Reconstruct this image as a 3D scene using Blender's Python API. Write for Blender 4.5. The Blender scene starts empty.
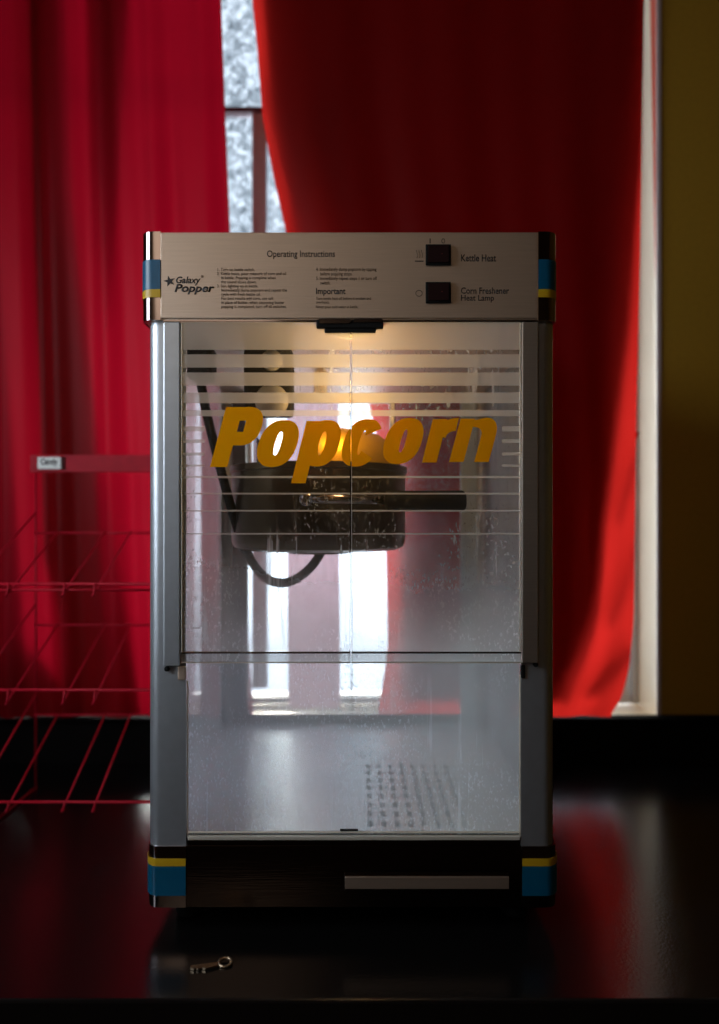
import bpy, bmesh, math, random
from mathutils import Vector, Matrix, noise
random.seed(7)
S = bpy.context.scene
C = S.collection
# ------------------------------------------------------------------ camera, light, exposure
F = 686.0            # focal length in pixels of the 719x1024 frame
D = 0.78             # camera to the front plane of the machine
TZ = 0.75            # table top height
CZ = TZ + 0.47       # eye height
cam = bpy.data.cameras.new('camera'); co = bpy.data.objects.new('camera', cam); C.objects.link(co)
co.location = (0, -D, CZ); co.rotation_euler = (math.pi/2, 0, 0)
cam.sensor_fit = 'VERTICAL'; cam.sensor_height = 36; cam.sensor_width = 25.28
cam.lens = 36*F/1024; cam.shift_y = 7.0/1024; cam.clip_start = 0.02
cam.dof.use_dof = True; cam.dof.focus_distance = .79; cam.dof.aperture_fstop = 2.0
S.camera = co
S.view_settings.view_transform = 'Standard'; S.view_settings.look = 'None'
S.view_settings.gamma = 1; S.view_settings.use_curve_mapping = False
S.view_settings.exposure = 0.0
S.cycles.max_bounces = 14; S.cycles.transparent_max_bounces = 24
S.cycles.diffuse_bounces = 5; S.cycles.glossy_bounces = 5; S.cycles.transmission_bounces = 10
S.cycles.caustics_reflective = False; S.cycles.sample_clamp_indirect = 3

def X(px, d=D): return (px-359.5)*d/F
def Z(py, d=D): return CZ-(py-519)*d/F
def Wp(px, py, d): return Vector((X(px, d), d-D, Z(py, d)))

# overcast sky: dull towards the horizon, bright overhead
w = bpy.data.worlds.new('world'); S.world = w; w.use_nodes = True
n = w.node_tree.nodes; l = w.node_tree.links; n.clear()
tc = n.new('ShaderNodeTexCoord'); sep = n.new('ShaderNodeSeparateXYZ'); rp = n.new('ShaderNodeValToRGB')
bg = n.new('ShaderNodeBackground'); wo = n.new('ShaderNodeOutputWorld')
l.new(tc.outputs['Generated'], sep.inputs[0]); l.new(sep.outputs['Z'], rp.inputs[0]); l.new(rp.outputs[0], bg.inputs[0]); l.new(bg.outputs[0], wo.inputs[0])
e = rp.color_ramp.elements
e[0].position = 0.0; e[0].color = (1.15, 1.15, 1.2, 1)
e[1].position = 0.9; e[1].color = (.45, .47, .50, 1)
for pos_, c_ in ((.13, (1.0, 1.03, 1.08)), (.26, (.22, .25, .28)), (.36, (.07, .08, .09)), (.62, (.07, .08, .09))):
    q = rp.color_ramp.elements.new(pos_); q.color = (*c_, 1)
bg.inputs[1].default_value = 10.0

def area(name, loc, target, sx, sy, power, col, portal=False):
    ld = bpy.data.lights.new(name, 'AREA'); ld.shape = 'RECTANGLE'; ld.size = sx; ld.size_y = sy
    ld.energy = power; ld.color = col
    o = bpy.data.objects.new(name, ld); C.objects.link(o); o.location = loc
    o.rotation_euler = (Vector(target)-Vector(loc)).to_track_quat('-Z', 'Y').to_euler()
    if portal: ld.cycles.is_portal = True
    return o
sun = bpy.data.lights.new('hazy_sun', 'SUN'); sun.energy = 11.0; sun.angle = math.radians(26); sun.color = (1, .90, .76)
so = bpy.data.objects.new('hazy_sun', sun); C.objects.link(so)
so.rotation_euler = Vector((.34, -1.0, -.30)).to_track_quat('-Z', 'Y').to_euler()
area('side_window_light', (-1.08, -0.42, 1.45), (-0.2, -0.02, 1.2), 0.5, 1.1, 8.5, (.80, .90, 1.0)).data.spread = math.radians(125)
area('room_ceiling_light', (-0.9, -2.2, 2.5), (-.2, -0.4, 1.2), 1.2, 0.9, 6.0, (1.0, .78, .56))

# ------------------------------------------------------------------ materials
def new_mat(name):
    m = bpy.data.materials.new(name); m.use_nodes = True
    m.node_tree.nodes.clear()
    return m, m.node_tree.nodes, m.node_tree.links
def out(n, l, sh):
    o = n.new('ShaderNodeOutputMaterial'); l.new(sh, o.inputs[0])
def principled(name, col, rough=.5, metal=0, spec=.5, coat=0, bump=None, stretch=None, var=0, nscale=40, aniso=0):
    m, n, l = new_mat(name)
    b = n.new('ShaderNodeBsdfPrincipled'); out(n, l, b.outputs[0])
    b.inputs['Base Color'].default_value = (*col, 1); b.inputs['Roughness'].default_value = rough
    b.inputs['Metallic'].default_value = metal; b.inputs['Specular IOR Level'].default_value = spec
    b.inputs['Coat Weight'].default_value = coat; b.inputs['Coat Roughness'].default_value = .12
    b.inputs['Anisotropic'].default_value = aniso
    if bump or var:
        tc = n.new('ShaderNodeTexCoord'); mp = n.new('ShaderNodeMapping'); nz = n.new('ShaderNodeTexNoise')
        l.new(tc.outputs['Object'], mp.inputs[0]); l.new(mp.outputs[0], nz.inputs['Vector'])
        mp.inputs['Scale'].default_value = stretch or (1, 1, 1); nz.inputs['Scale'].default_value = nscale; nz.inputs['Detail'].default_value = 5
        if bump:
            bp = n.new('ShaderNodeBump'); bp.inputs['Strength'].default_value = bump; bp.inputs['Distance'].default_value = .001
            l.new(nz.outputs['Fac'], bp.inputs['Height']); l.new(bp.outputs[0], b.inputs['Normal'])
        if var:
            r = n.new('ShaderNodeValToRGB'); l.new(nz.outputs['Fac'], r.inputs[0])
            r.color_ramp.elements[0].position = .3; r.color_ramp.elements[1].position = .7
            r.color_ramp.elements[0].color = (*[c*(1-var) for c in col], 1); r.color_ramp.elements[1].color = (*[min(1, c*(1+var)) for c in col], 1)
            l.new(r.outputs[0], b.inputs['Base Color'])
    return m
M = {}
M['steel'] = principled('brushed_steel', (.58, .52, .46), .42, 1, bump=.25, stretch=(1, 1, 30), nscale=25, var=.05)
M['hood_steel'] = principled('hood_steel', (.62, .49, .39), .50, 1, bump=.2, stretch=(.3, .3, 12), nscale=60, var=.04)
M['post'] = principled('anodised_post', (.50, .53, .57), .42, .85, var=.04, nscale=80)
M['chrome'] = principled('polished_chrome', (.25, .21, .21), .10, 1)
M['dark_steel'] = principled('dark_base_steel', (.10, .075, .065), .22, 1, bump=.2, stretch=(.3, .3, 8), nscale=60, var=.1)
M['deck'] = principled('deck_steel', (.84, .90, .96), .36, .3, var=.08, nscale=30)
M['kettle'] = principled('kettle_steel', (.07, .05, .03), .28, 1, var=.25, nscale=14, bump=.1)
M['brass'] = principled('gilt_lid', (1.0, .50, .02), .42, .8)  # warm lamp glow put into the lid's amber colour
M['black'] = principled('black_plastic', (.006, .006, .006), .6, spec=.15)
M['rocker'] = principled('rocker_red_black', (.012, .003, .003), .5, spec=.1)
M['red_mark'] = principled('red_mark', (.45, .10, .06), .4)
M['ink'] = principled('black_ink', (.015, .012, .012), .6)
M['blue'] = principled('blue_tape', (.0, .075, .15), .35, var=.1)
M['yellow'] = principled('yellow_tape', (.50, .30, .008), .4)
M['rubber'] = principled('rubber', (.006, .006, .006), .7, spec=.1)
M['wall'] = principled('mustard_wall', (.38, .205, .010), .75, bump=.15, nscale=120, var=.06)
M['cream'] = principled('cream_reveal', (.90, .76, .54), .28, coat=.6, var=.03, nscale=20)
M['lilac'] = principled('bead_paint', (.60, .50, .50), .5)
M['blackwall'] = principled('black_panelling', (.005, .004, .004), .8, spec=.05, nscale=30, var=.2)
M['plaster'] = principled('room_plaster', (.42, .34, .26), .8, nscale=20, var=.05)
M['floor'] = principled('dark_floor', (.10, .07, .05), .5, nscale=6, var=.3, stretch=(1, 8, 1))
M['frame'] = principled('window_frame_paint', (.62, .66, .68), .45, var=.04)
M['rail'] = principled('window_rail_dark', (.10, .03, .03), .5)  # dark red: a red reflection put into the bar's colour
M['rack'] = principled('red_rack_enamel', (.42, .005, .02), .55, spec=.2, var=.1, nscale=60)
M['card'] = principled('white_card', (.92, .93, .90), .7, var=.05)
M['key'] = principled('worn_brass', (.45, .33, .22), .35, 1, var=.2, nscale=200)
M['rod'] = principled('dark_rod', (.03, .025, .02), .4, .6)

# table: dark laminate with a soft sheen
m, n, l = new_mat('black_laminate'); M['table'] = m
b = n.new('ShaderNodeBsdfPrincipled'); out(n, l, b.outputs[0])
b.inputs['Base Color'].default_value = (.004, .0035, .0035, 1); b.inputs['Roughness'].default_value = .20
b.inputs['IOR'].default_value = 1.6
tc = n.new('ShaderNodeTexCoord'); nz = n.new('ShaderNodeTexNoise'); nz.inputs['Scale'].default_value = 260; nz.inputs['Detail'].default_value = 3
l.new(tc.outputs['Object'], nz.inputs['Vector'])
bp = n.new('ShaderNodeBump'); bp.inputs['Strength'].default_value = .25; bp.inputs['Distance'].default_value = .0006
l.new(nz.outputs[0], bp.inputs['Height']); l.new(bp.outputs[0], b.inputs['Normal'])

def fabric(name, col, tcol, tfac, sheen=.2):
    m, n, l = new_mat(name)
    b = n.new('ShaderNodeBsdfPrincipled'); t = n.new('ShaderNodeBsdfTranslucent'); mx = n.new('ShaderNodeMixShader')
    b.inputs['Base Color'].default_value = (*col, 1); b.inputs['Roughness'].default_value = .5
    b.inputs['Specular IOR Level'].default_value = .25
    b.inputs['Sheen Weight'].default_value = sheen; b.inputs['Sheen Tint'].default_value = (.8, .05, .1, 1)
    t.inputs[0].default_value = (*tcol, 1); mx.inputs[0].default_value = tfac
    l.new(b.outputs[0], mx.inputs[1]); l.new(t.outputs[0], mx.inputs[2]); out(n, l, mx.outputs[0])
    tc = n.new('ShaderNodeTexCoord'); mp = n.new('ShaderNodeMapping'); mp.inputs['Scale'].default_value = (1, 1, .15)
    nz = n.new('ShaderNodeTexNoise'); nz.inputs['Scale'].default_value = 500; nz.inputs['Detail'].default_value = 4
    l.new(tc.outputs['Object'], mp.inputs[0]); l.new(mp.outputs[0], nz.inputs['Vector'])
    bp = n.new('ShaderNodeBump'); bp.inputs['Strength'].default_value = .3; bp.inputs['Distance'].default_value = .0006
    l.new(nz.outputs[0], bp.inputs['Height']); l.new(bp.outputs[0], b.inputs['Normal'])
    return m
M['curtain'] = fabric('red_curtain_cloth', (.28, .002, .006), (.205, .001, .007), .60)
M['curtain2'] = fabric('red_satin_cloth', (.24, .003, .004), (.62, .018, .013), .60)
M['lining'] = fabric('red_lining_cloth', (.30, .003, .006), (.16, .001, .003), .45)  # for added unseen sheets that darken the curtains from behind
M['lining_thick'] = fabric('thick_lining_cloth', (.10, .002, .003), (.07, .001, .001), .35)  # denser cloth for the added shading sheets, reused on the label holder
M['hem'] = fabric('salmon_hem_cloth', (.70, .16, .12), (.8, .2, .15), .4)  # salmon stands for red glow, put into the strip's colour

M['sheer'] = fabric('pink_sheer_cloth', (.50, .34, .36), (.46, .27, .29), .7)
m, n, l = new_mat('cloudy_acrylic'); M['acrylic'] = m
tl = n.new('ShaderNodeBsdfTranslucent'); b = n.new('ShaderNodeBsdfPrincipled'); mx = n.new('ShaderNodeMixShader'); mx.inputs[0].default_value = .5
tl.inputs[0].default_value = (.95, .90, .80, 1); b.inputs['Base Color'].default_value = (.75, .70, .62, 1); b.inputs['Roughness'].default_value = .25
l.new(b.outputs[0], mx.inputs[1]); l.new(tl.outputs[0], mx.inputs[2]); out(n, l, mx.outputs[0])
# window pane: frosted film, mottled
m, n, l = new_mat('frosted_window_pane'); M['pane'] = m
tr = n.new('ShaderNodeBsdfTransparent'); tl = n.new('ShaderNodeBsdfTranslucent'); mx = n.new('ShaderNodeMixShader')
tc = n.new('ShaderNodeTexCoord'); nz = n.new('ShaderNodeTexNoise'); nz.inputs['Scale'].default_value = 55; nz.inputs['Detail'].default_value = 6; nz.inputs['Roughness'].default_value = .7
nz.inputs['Distortion'].default_value = 1.0
l.new(tc.outputs['Object'], nz.inputs['Vector'])
sp = n.new('ShaderNodeSeparateXYZ'); l.new(tc.outputs['Object'], sp.inputs[0])
mr = n.new('ShaderNodeMapRange'); l.new(sp.outputs['Z'], mr.inputs[0])
for i_, v_ in enumerate((Z(420, 1.46), Z(230, 1.46), 0.0, 1.0)): mr.inputs[i_+1].default_value = v_
mf = n.new('ShaderNodeMix'); mf.data_type = 'FLOAT'; mf.inputs[2].default_value = .57
l.new(mr.outputs[0], mf.inputs[0]); l.new(nz.outputs[0], mf.inputs[3])
frost = mf.outputs[0]
r = n.new('ShaderNodeValToRGB'); r.color_ramp.elements[0].position = .38; r.color_ramp.elements[1].position = .62
r.color_ramp.elements[0].color = (.06, .07, .08, 1); r.color_ramp.elements[1].color = (.20, .22, .24, 1)
l.new(frost, r.inputs[0]); l.new(r.outputs[0], tl.inputs[0])
r2 = n.new('ShaderNodeValToRGB'); r2.color_ramp.elements[0].position = .38; r2.color_ramp.elements[1].position = .62
r2.color_ramp.elements[0].color = (.34, .39, .43, 1); r2.color_ramp.elements[1].color = (.80, .85, .90, 1)
l.new(frost, r2.inputs[0]); l.new(r2.outputs[0], tr.inputs[0]); mx.inputs[0].default_value = .40
l.new(tr.outputs[0], mx.inputs[1]); l.new(tl.outputs[0], mx.inputs[2]); out(n, l, mx.outputs[0])

m, n, l = new_mat('clear_glass'); M['clear_glass'] = m
tr = n.new('ShaderNodeBsdfTransparent'); tr.inputs[0].default_value = (.97, .98, .98, 1)
g = n.new('ShaderNodeBsdfGlossy'); g.inputs['Roughness'].default_value = .06
fr = n.new('ShaderNodeFresnel'); fr.inputs[0].default_value = 1.45; c = n.new('ShaderNodeMixShader')
l.new(fr.outputs[0], c.inputs[0]); l.new(tr.outputs[0], c.inputs[1]); l.new(g.outputs[0], c.inputs[2]); out(n, l, c.outputs[0])

# fogged glass of the machine
def fog_glass(name, zlo, flo, zhi, fhi, drops, drips, tint=(.86, .89, .92), noise_amt=.25, gloss=True):
    """Mist settled on the pane: thickness flo at height zlo rising/falling to fhi at zhi, blotches, beads and runs of water."""
    m, n, l = new_mat(name)
    def math_(op, a, b=None, clamp=False):
        k = n.new('ShaderNodeMath'); k.operation = op; k.use_clamp = clamp
        for i, v in enumerate((a, b)):
            if v is None: continue
            if isinstance(v, (int, float)): k.inputs[i].default_value = v
            else: l.new(v, k.inputs[i])
        return k.outputs[0]
    tc = n.new('ShaderNodeTexCoord'); ob = tc.outputs['Object']
    sp = n.new('ShaderNodeSeparateXYZ'); l.new(ob, sp.inputs[0])
    mr = n.new('ShaderNodeMapRange'); l.new(sp.outputs['Z'], mr.inputs[0])
    for i, v in enumerate((zlo, zhi, flo, fhi)): mr.inputs[i+1].default_value = v
    f = mr.outputs[0]
    nz = n.new('ShaderNodeTexNoise'); nz.inputs['Scale'].default_value = 9; nz.inputs['Detail'].default_value = 7; nz.inputs['Roughness'].default_value = .6
    l.new(ob, nz.inputs['Vector'])
    f = math_('ADD', f, math_('MULTIPLY', math_('SUBTRACT', nz.outputs[0], .5), noise_amt*2))
    # beads of water: clear and bright specks
    if drops:
        mp = n.new('ShaderNodeMapping'); mp.inputs['Scale'].default_value = (1, 1, .55); l.new(ob, mp.inputs[0])
        v = n.new('ShaderNodeTexNoise'); v.inputs['Scale'].default_value = 420; v.inputs['Detail'].default_value = 2; l.new(mp.outputs[0], v.inputs['Vector'])
        pm = n.new('ShaderNodeTexNoise'); pm.inputs['Scale'].default_value = 7; pm.inputs['Detail'].default_value = 3; l.new(ob, pm.inputs['Vector'])
        s = math_('MULTIPLY', math_('SUBTRACT', v.outputs[0], .56), 9, True)
        msk = math_('MULTIPLY', math_('SUBTRACT', pm.outputs[0], .44), 6, True)
        f = math_('ADD', f, math_('MULTIPLY', math_('MULTIPLY', s, msk), drops))
    if drips:
        mp = n.new('ShaderNodeMapping'); mp.inputs['Scale'].default_value = (1, 1, .06); l.new(ob, mp.inputs[0])
        v = n.new('ShaderNodeTexNoise'); v.inputs['Scale'].default_value = 110; v.inputs['Detail'].default_value = 3; l.new(mp.outputs[0], v.inputs['Vector'])
        s = math_('MULTIPLY', math_('SUBTRACT', v.outputs[0], .60), 10, True)
        pm = n.new('ShaderNodeTexNoise'); pm.inputs['Scale'].default_value = 5; pm.inputs['Detail'].default_value = 1; l.new(ob, pm.inputs['Vector'])
        msk = math_('MULTIPLY', math_('SUBTRACT', pm.outputs[0], .48), 6, True)
        f = math_('ADD', f, math_('MULTIPLY', math_('MULTIPLY', s, msk), drips))
    f = math_('MINIMUM', math_('MAXIMUM', f, .03), .93)
    tr = n.new('ShaderNodeBsdfTransparent'); tl = n.new('ShaderNodeBsdfTranslucent'); df = n.new('ShaderNodeBsdfDiffuse')
    tl.inputs[0].default_value = (*tint, 1); df.inputs[0].default_value = (*tint, 1); tr.inputs[0].default_value = (.95, .96, .96, 1)
    a = n.new('ShaderNodeMixShader'); a.inputs[0].default_value = .15
    l.new(tl.outputs[0], a.inputs[1]); l.new(df.outputs[0], a.inputs[2])
    b = n.new('ShaderNodeMixShader'); l.new(f, b.inputs[0]); l.new(tr.outputs[0], b.inputs[1]); l.new(a.outputs[0], b.inputs[2])
    out(n, l, b.outputs[0])
    return m
M['door_glass'] = fog_glass('misted_door_glass', .32, .62, .46, .0, .55, .5)
M['lower_glass'] = fog_glass('misted_lower_glass', .1, .54, .32, .50, .35, .5, (.80, .90, .98), .12)
M['side_glass'] = fog_glass('misted_side_glass', 0, .7, .5, .5, 0, 0)
M['rear_glass'] = fog_glass('misted_rear_glass', 0, .24, .5, .12, .3, .3)
m, n, l = new_mat('frosted_stripe_film'); M['stripe'] = m
tr = n.new('ShaderNodeBsdfTransparent'); tl = n.new('ShaderNodeBsdfTranslucent'); df = n.new('ShaderNodeBsdfDiffuse')
for s_ in (tl, df): s_.inputs[0].default_value = (.86, .82, .76, 1)
a = n.new('ShaderNodeMixShader'); a.inputs[0].default_value = .2; b = n.new('ShaderNodeMixShader'); b.inputs[0].default_value = .38
l.new(tl.outputs[0], a.inputs[1]); l.new(df.outputs[0], a.inputs[2]); l.new(tr.outputs[0], b.inputs[1]); l.new(a.outputs[0], b.inputs[2]); out(n, l, b.outputs[0])
m, n, l = new_mat('yellow_vinyl'); M['vinyl'] = m
tl = n.new('ShaderNodeBsdfTranslucent'); df = n.new('ShaderNodeBsdfDiffuse'); a = n.new('ShaderNodeMixShader'); a.inputs[0].default_value = .6
for s_ in (tl, df): s_.inputs[0].default_value = (.92, .46, .004, 1)
l.new(tl.outputs[0], a.inputs[1]); l.new(df.outputs[0], a.inputs[2]); out(n, l, a.outputs[0])
m, n, l = new_mat('bulb_glow'); M['bulb'] = m
em = n.new('ShaderNodeEmission'); em.inputs[0].default_value = (1, .62, .22, 1); em.inputs[1].default_value = 1.2; out(n, l, em.outputs[0])

# ------------------------------------------------------------------ builders
ROOT = {}
class MB:
    def __init__(self): self.bm = bmesh.new()
    def box(self, x0, x1, y0, y1, z0, z1, bev=0, seg=2):
        t = bmesh.new(); bmesh.ops.create_cube(t, size=1)
        bmesh.ops.scale(t, vec=(abs(x1-x0), abs(y1-y0), abs(z1-z0)), verts=t.verts)
        bmesh.ops.translate(t, vec=((x0+x1)/2, (y0+y1)/2, (z0+z1)/2), verts=t.verts)
        if bev: bmesh.ops.bevel(t, geom=t.edges[:], offset=bev, segments=seg, affect='EDGES', profile=.5)
        return self.add(t)
    def add(self, t):
        me = bpy.data.meshes.new('t'); t.to_mesh(me); t.free(); self.bm.from_mesh(me); bpy.data.meshes.remove(me); return self
    def tube(self, pts, r, seg=12, cyclic=False, rs=None):
        pts = [Vector(p) for p in pts]; n = len(pts); rings = []
        up = None
        for i, p in enumerate(pts):
            a = pts[i-1] if (i > 0 or cyclic) else p; b = pts[(i+1) % n] if (i < n-1 or cyclic) else p
            t = (b-a).normalized()
            if up is None: up = Vector((0, 0, 1)) if abs(t.z) < .9 else Vector((1, 0, 0))
            u = t.cross(up).normalized(); v = u.cross(t).normalized(); up = v
            rr = rs[i] if rs else r
            rings.append([self.bm.verts.new(p+(u*math.cos(k*2*math.pi/seg)+v*math.sin(k*2*math.pi/seg))*rr) for k in range(seg)])
        for i in range(n if cyclic else n-1):
            A, B = rings[i], rings[(i+1) % n]
            for k in range(seg):
                f = self.bm.faces.new((A[k], A[(k+1) % seg], B[(k+1) % seg], B[k])); f.smooth = True
        if not cyclic: self.bm.faces.new(rings[0][::-1]); self.bm.faces.new(rings[-1])
        return self
    def lathe(self, prof, c, seg=40, axis='Z', scale=(1, 1, 1)):
        c = Vector(c); rings = []
        for r, h in prof:
            ring = []
            for k in range(seg):
                a = 2*math.pi*k/seg
                v = {'Z': Vector((r*math.cos(a), r*math.sin(a), h)), 'X': Vector((h, r*math.cos(a), r*math.sin(a))), 'Y': Vector((r*math.cos(a), -h, r*math.sin(a)))}[axis]
                ring.append(self.bm.verts.new(c+Vector((v.x*scale[0], v.y*scale[1], v.z*scale[2]))))
            rings.append(ring)
        for A, B in zip(rings, rings[1:]):
            for k in range(seg):
                f = self.bm.faces.new((A[k], A[(k+1) % seg], B[(k+1) % seg], B[k])); f.smooth = True
        self.bm.faces.new(rings[0][::-1]); self.bm.faces.new(rings[-1])
        return self
    def prism(self, poly, z0, z1):
        a = [self.bm.verts.new((x, y, z0)) for x, y in poly]; b = [self.bm.verts.new((x, y, z1)) for x, y in poly]
        n = len(poly)
        for i in range(n):
            self.bm.faces.new((a[i], a[(i+1) % n], b[(i+1) % n], b[i]))
        self.bm.faces.new(a[::-1]); self.bm.faces.new(b)
        return self
    def plate(self, poly, y0, y1):
        """outline in x,z extruded along y"""
        a = [self.bm.verts.new((x, y0, z)) for x, z in poly]; b = [self.bm.verts.new((x, y1, z)) for x, z in poly]
        n = len(poly)
        for i in range(n): self.bm.faces.new((a[i], a[(i+1) % n], b[(i+1) % n], b[i]))
        self.bm.faces.new(a[::-1]); self.bm.faces.new(b)
        return self
    def build_glass(self, name, fogmat, parent):
        o = self.build(name, M['clear_glass'], parent); o.data.materials.append(fogmat)
        ys = [abs(p.normal.y) for p in o.data.polygons]; big = max(p.area for p in o.data.polygons)
        fs = [p for p in o.data.polygons if p.area > .9*big]
        fs.sort(key=lambda p: p.center.y+p.center.x*(-1 if abs(p.normal.x) > .5 else 0)); fs[-1].material_index = 1
        return o
    def build(self, name, mat, parent=None, label=None, smooth=None):
        bmesh.ops.recalc_face_normals(self.bm, faces=self.bm.faces[:])
        me = bpy.data.meshes.new(name); self.bm.to_mesh(me); self.bm.free()
        return link(name, me, mat, parent, label, smooth)
def link(name, me, mat, parent=None, label=None, smooth=None):
    me.materials.clear(); me.materials.append(mat)
    o = bpy.data.objects.new(name, me); C.objects.link(o)
    if smooth:
        me.set_sharp_from_angle(angle=math.radians(smooth)) if hasattr(me, 'set_sharp_from_angle') else None
        for p in me.polygons: p.use_smooth = True
    if parent is not None:
        o.parent = parent; r = ROOT[parent.name]; ROOT[o.name] = r
        me.transform(Matrix.Translation(-r))
    else:
        ROOT[o.name] = Vector((0, 0, 0))
    if label: o['label'] = label
    return o
def thing(name, label, cat, loc, group=None):
    o = bpy.data.objects.new(name, None); C.objects.link(o); o.location = loc; ROOT[o.name] = Vector(loc)
    o['label'] = label; o['category'] = cat
    if group: o['group'] = group
    return o
def struct(name, mb, mat):
    o = mb.build(name, mat); o['kind'] = 'structure'; return o

def text_mesh(s, box, d, thick=.0003, offset=0, shear=0, font_w=1.0, font=None, align=None):
    """lettering fitted to the pixel box (x0,y0,x1,y1) on the plane at distance d"""
    cu = bpy.data.curves.new('t', 'FONT'); cu.body = s; cu.size = 1; cu.offset = offset; cu.shear = shear; cu.resolution_u = 4
    cu.space_line = .95
    if align: cu.align_x = align
    o = bpy.data.objects.new('t', cu); C.objects.link(o)
    dg = bpy.context.evaluated_depsgraph_get()
    me = bpy.data.meshes.new_from_object(o.evaluated_get(dg)); bpy.data.objects.remove(o); bpy.data.curves.remove(cu)
    xs = [v.co.x for v in me.vertices]; ys = [v.co.y for v in me.vertices]
    x0, y0, x1, y1 = box
    wx0, wx1, wz1, wz0 = X(x0, d), X(x1, d), Z(y0, d), Z(y1, d)
    sx = (wx1-wx0)/(max(xs)-min(xs)); sz = (wz1-wz0)/(max(ys)-min(ys))
    for v in me.vertices:
        v.co = Vector((wx0+(v.co.x-min(xs))*sx, d-D, wz0+(v.co.y-min(ys))*sz))
    bm = bmesh.new(); bm.from_mesh(me)
    bmesh.ops.remove_doubles(bm, verts=bm.verts, dist=1e-6)
    ret = bmesh.ops.extrude_face_region(bm, geom=bm.faces[:])
    bmesh.ops.translate(bm, vec=(0, -thick, 0), verts=[g for g in ret['geom'] if isinstance(g, bmesh.types.BMVert)])
    bmesh.ops.recalc_face_normals(bm, faces=bm.faces[:])
    bm.to_mesh(me); bm.free()
    return me

# ------------------------------------------------------------------ the room
DW = 1.355                      # distance of the wall's face
YW = DW-D
xl, xr = X(-40, DW), X(656.5, DW)
SILL, HEAD = Z(716, DW), 2.55
mb = MB()
mb.box(-1.1, xl, YW, YW+.12, 0, 2.75); mb.box(xr+.006, 2.6, YW, YW+.12, 0, 2.75)
mb.box(xl, xr+.006, YW, YW+.12, HEAD, 2.75); mb.box(xl, xr+.006, YW, YW+.12, 0, SILL-.012)
struct('wall_back', mb, M['wall'])
struct('wall_left', MB().box(-1.2, -1.1, -3.4, YW, 0, 2.75), M['plaster'])
struct('wall_right', MB().box(2.6, 2.7, -3.4, YW, 0, 2.75), M['wall'])
struct('wall_front', MB().box(-1.1, 2.6, -3.5, -3.4, 0, 2.75), M['plaster'])
struct('floor', MB().box(-1.2, 2.7, -3.5, YW+.12, -.1, 0), M['floor'])
struct('ceiling', MB().box(-1.2, 2.7, -3.5, YW+.12, 2.75, 2.85), M['plaster'])
# reveal of the window: side jamb, with a thin painted bead at the wall's corner
struct('trim_1', MB().box(xr, xr+.0059, YW-.0005, YW+.119, SILL-.004, HEAD), M['cream'])
struct('trim_2', MB().box(xr-.001, xr+.008, YW-.0045, YW-.0005, SILL, HEAD, .0015), M['lilac'])
struct('trim_3', MB().box(xl, xr+.012, YW-.004, YW+.119, SILL-.0118, SILL-.004), M['cream'])
# black panelling / backsplash under the window
struct('trim_4', MB().box(-1.099, 2.59, YW-.022, YW-.0045, 0, Z(717, DW-.02)).box(-1.099, 2.59, YW-.03, YW-.0046, Z(721, DW-.02), Z(717.2, DW-.02), .002), M['blackwall'])

# window
DG = 1.462; YG = DG-D
fr = MB()
fr.box(xl, xl+.05, YG-.015, YG+.02, SILL, HEAD).box(X(612, DG), X(618, DG), YG-.01, YG+.02, SILL, HEAD, .002)
fr.box(X(619.5, DG), X(627, DG), YG-.016, YG+.02, SILL, HEAD, .003).box(X(628.5, DG), xr, YG-.02, YG+.02, SILL, HEAD, .003)
fr.box(xl, xr, YG-.015, YG+.02, SILL, SILL+.012, .002).box(xl, xr, YG-.015, YG+.02, HEAD-.05, HEAD)
win = struct('window_1', fr, M['frame'])
zr = Z(112.5, DG)
st = MB().box(X(252.5, DG), X(267.5, DG), YG-.008, YG+.012, SILL+.03, zr-.004, .002)
st.build('sash_stile', M['frame'], win)
MB().box(xl+.05, X(612, DG), YG-.012, YG+.014, zr-.0055, zr+.0055, .001).build('sash_rail', M['rail'], win)
MB().box(xl+.04, X(614, DG), YG+.002, YG+.0021, zr+.005, HEAD-.04).build('upper_pane', M['pane'], win)
MB().box(xl+.04, X(614, DG), YG+.0045, YG+.0046, SILL+.02, zr-.005).build('lower_pane', M['pane'], win)
area('window_portal', (X(300, DG), YG+.12, (SILL+HEAD)/2), (X(300, DG), 0, (SILL+HEAD)/2), 1.5, 1.8, 1, (1, 1, 1), True)

# ------------------------------------------------------------------ curtains
def interp(tab, y):
    if y <= tab[0][1]:
        (xa, ya), (xb, yb) = tab[0], tab[1]
    elif y >= tab[-1][1]:
        (xa, ya), (xb, yb) = tab[-2], tab[-1]
        return tab[-1][0]
    else:
        for (xa, ya), (xb, yb) in zip(tab, tab[1:]):
            if ya <= y <= yb: break
    return xa+(xb-xa)*(y-ya)/(yb-ya)
def cloth(left, right, ytop, ybot, d, folds, nx=90, nz=110, seed=0, edge_strip=None):
    bm = bmesh.new(); rows = []
    for j in range(nz+1):
        y = ytop+(ybot-ytop)*j/nz
        a, b = interp(left, y), interp(right, y); row = []
        for i in range(nx+1):
            u = i/nx; px = a+(b-a)*u
            dd = 0
            for amp, fq, ph, sk in folds:
                dd += amp*math.sin(2*math.pi*(fq*u+ph)+sk*(y-300)/700)
            dd += .004*noise.noise(Vector((u*6, y/260, seed)))
            yy = y
            if edge_strip and j == nz: yy = y
            v = Vector((X(px, d), d-D+dd, min(2.512, Z(yy, d))))
            row.append(bm.verts.new(v))
        rows.append(row)
    for j in range(nz):
        for i in range(nx):
            f = bm.faces.new((rows[j][i], rows[j+1][i], rows[j+1][i+1], rows[j][i+1])); f.smooth = True
    return bm
def cloth_obj(bm, name, mat, parent=None, thick=.0008):
    bmesh.ops.recalc_face_normals(bm, faces=bm.faces[:])
    me = bpy.data.meshes.new(name); bm.to_mesh(me); bm.free()
    return link(name, me, mat, parent)
DC = 1.318
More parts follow.
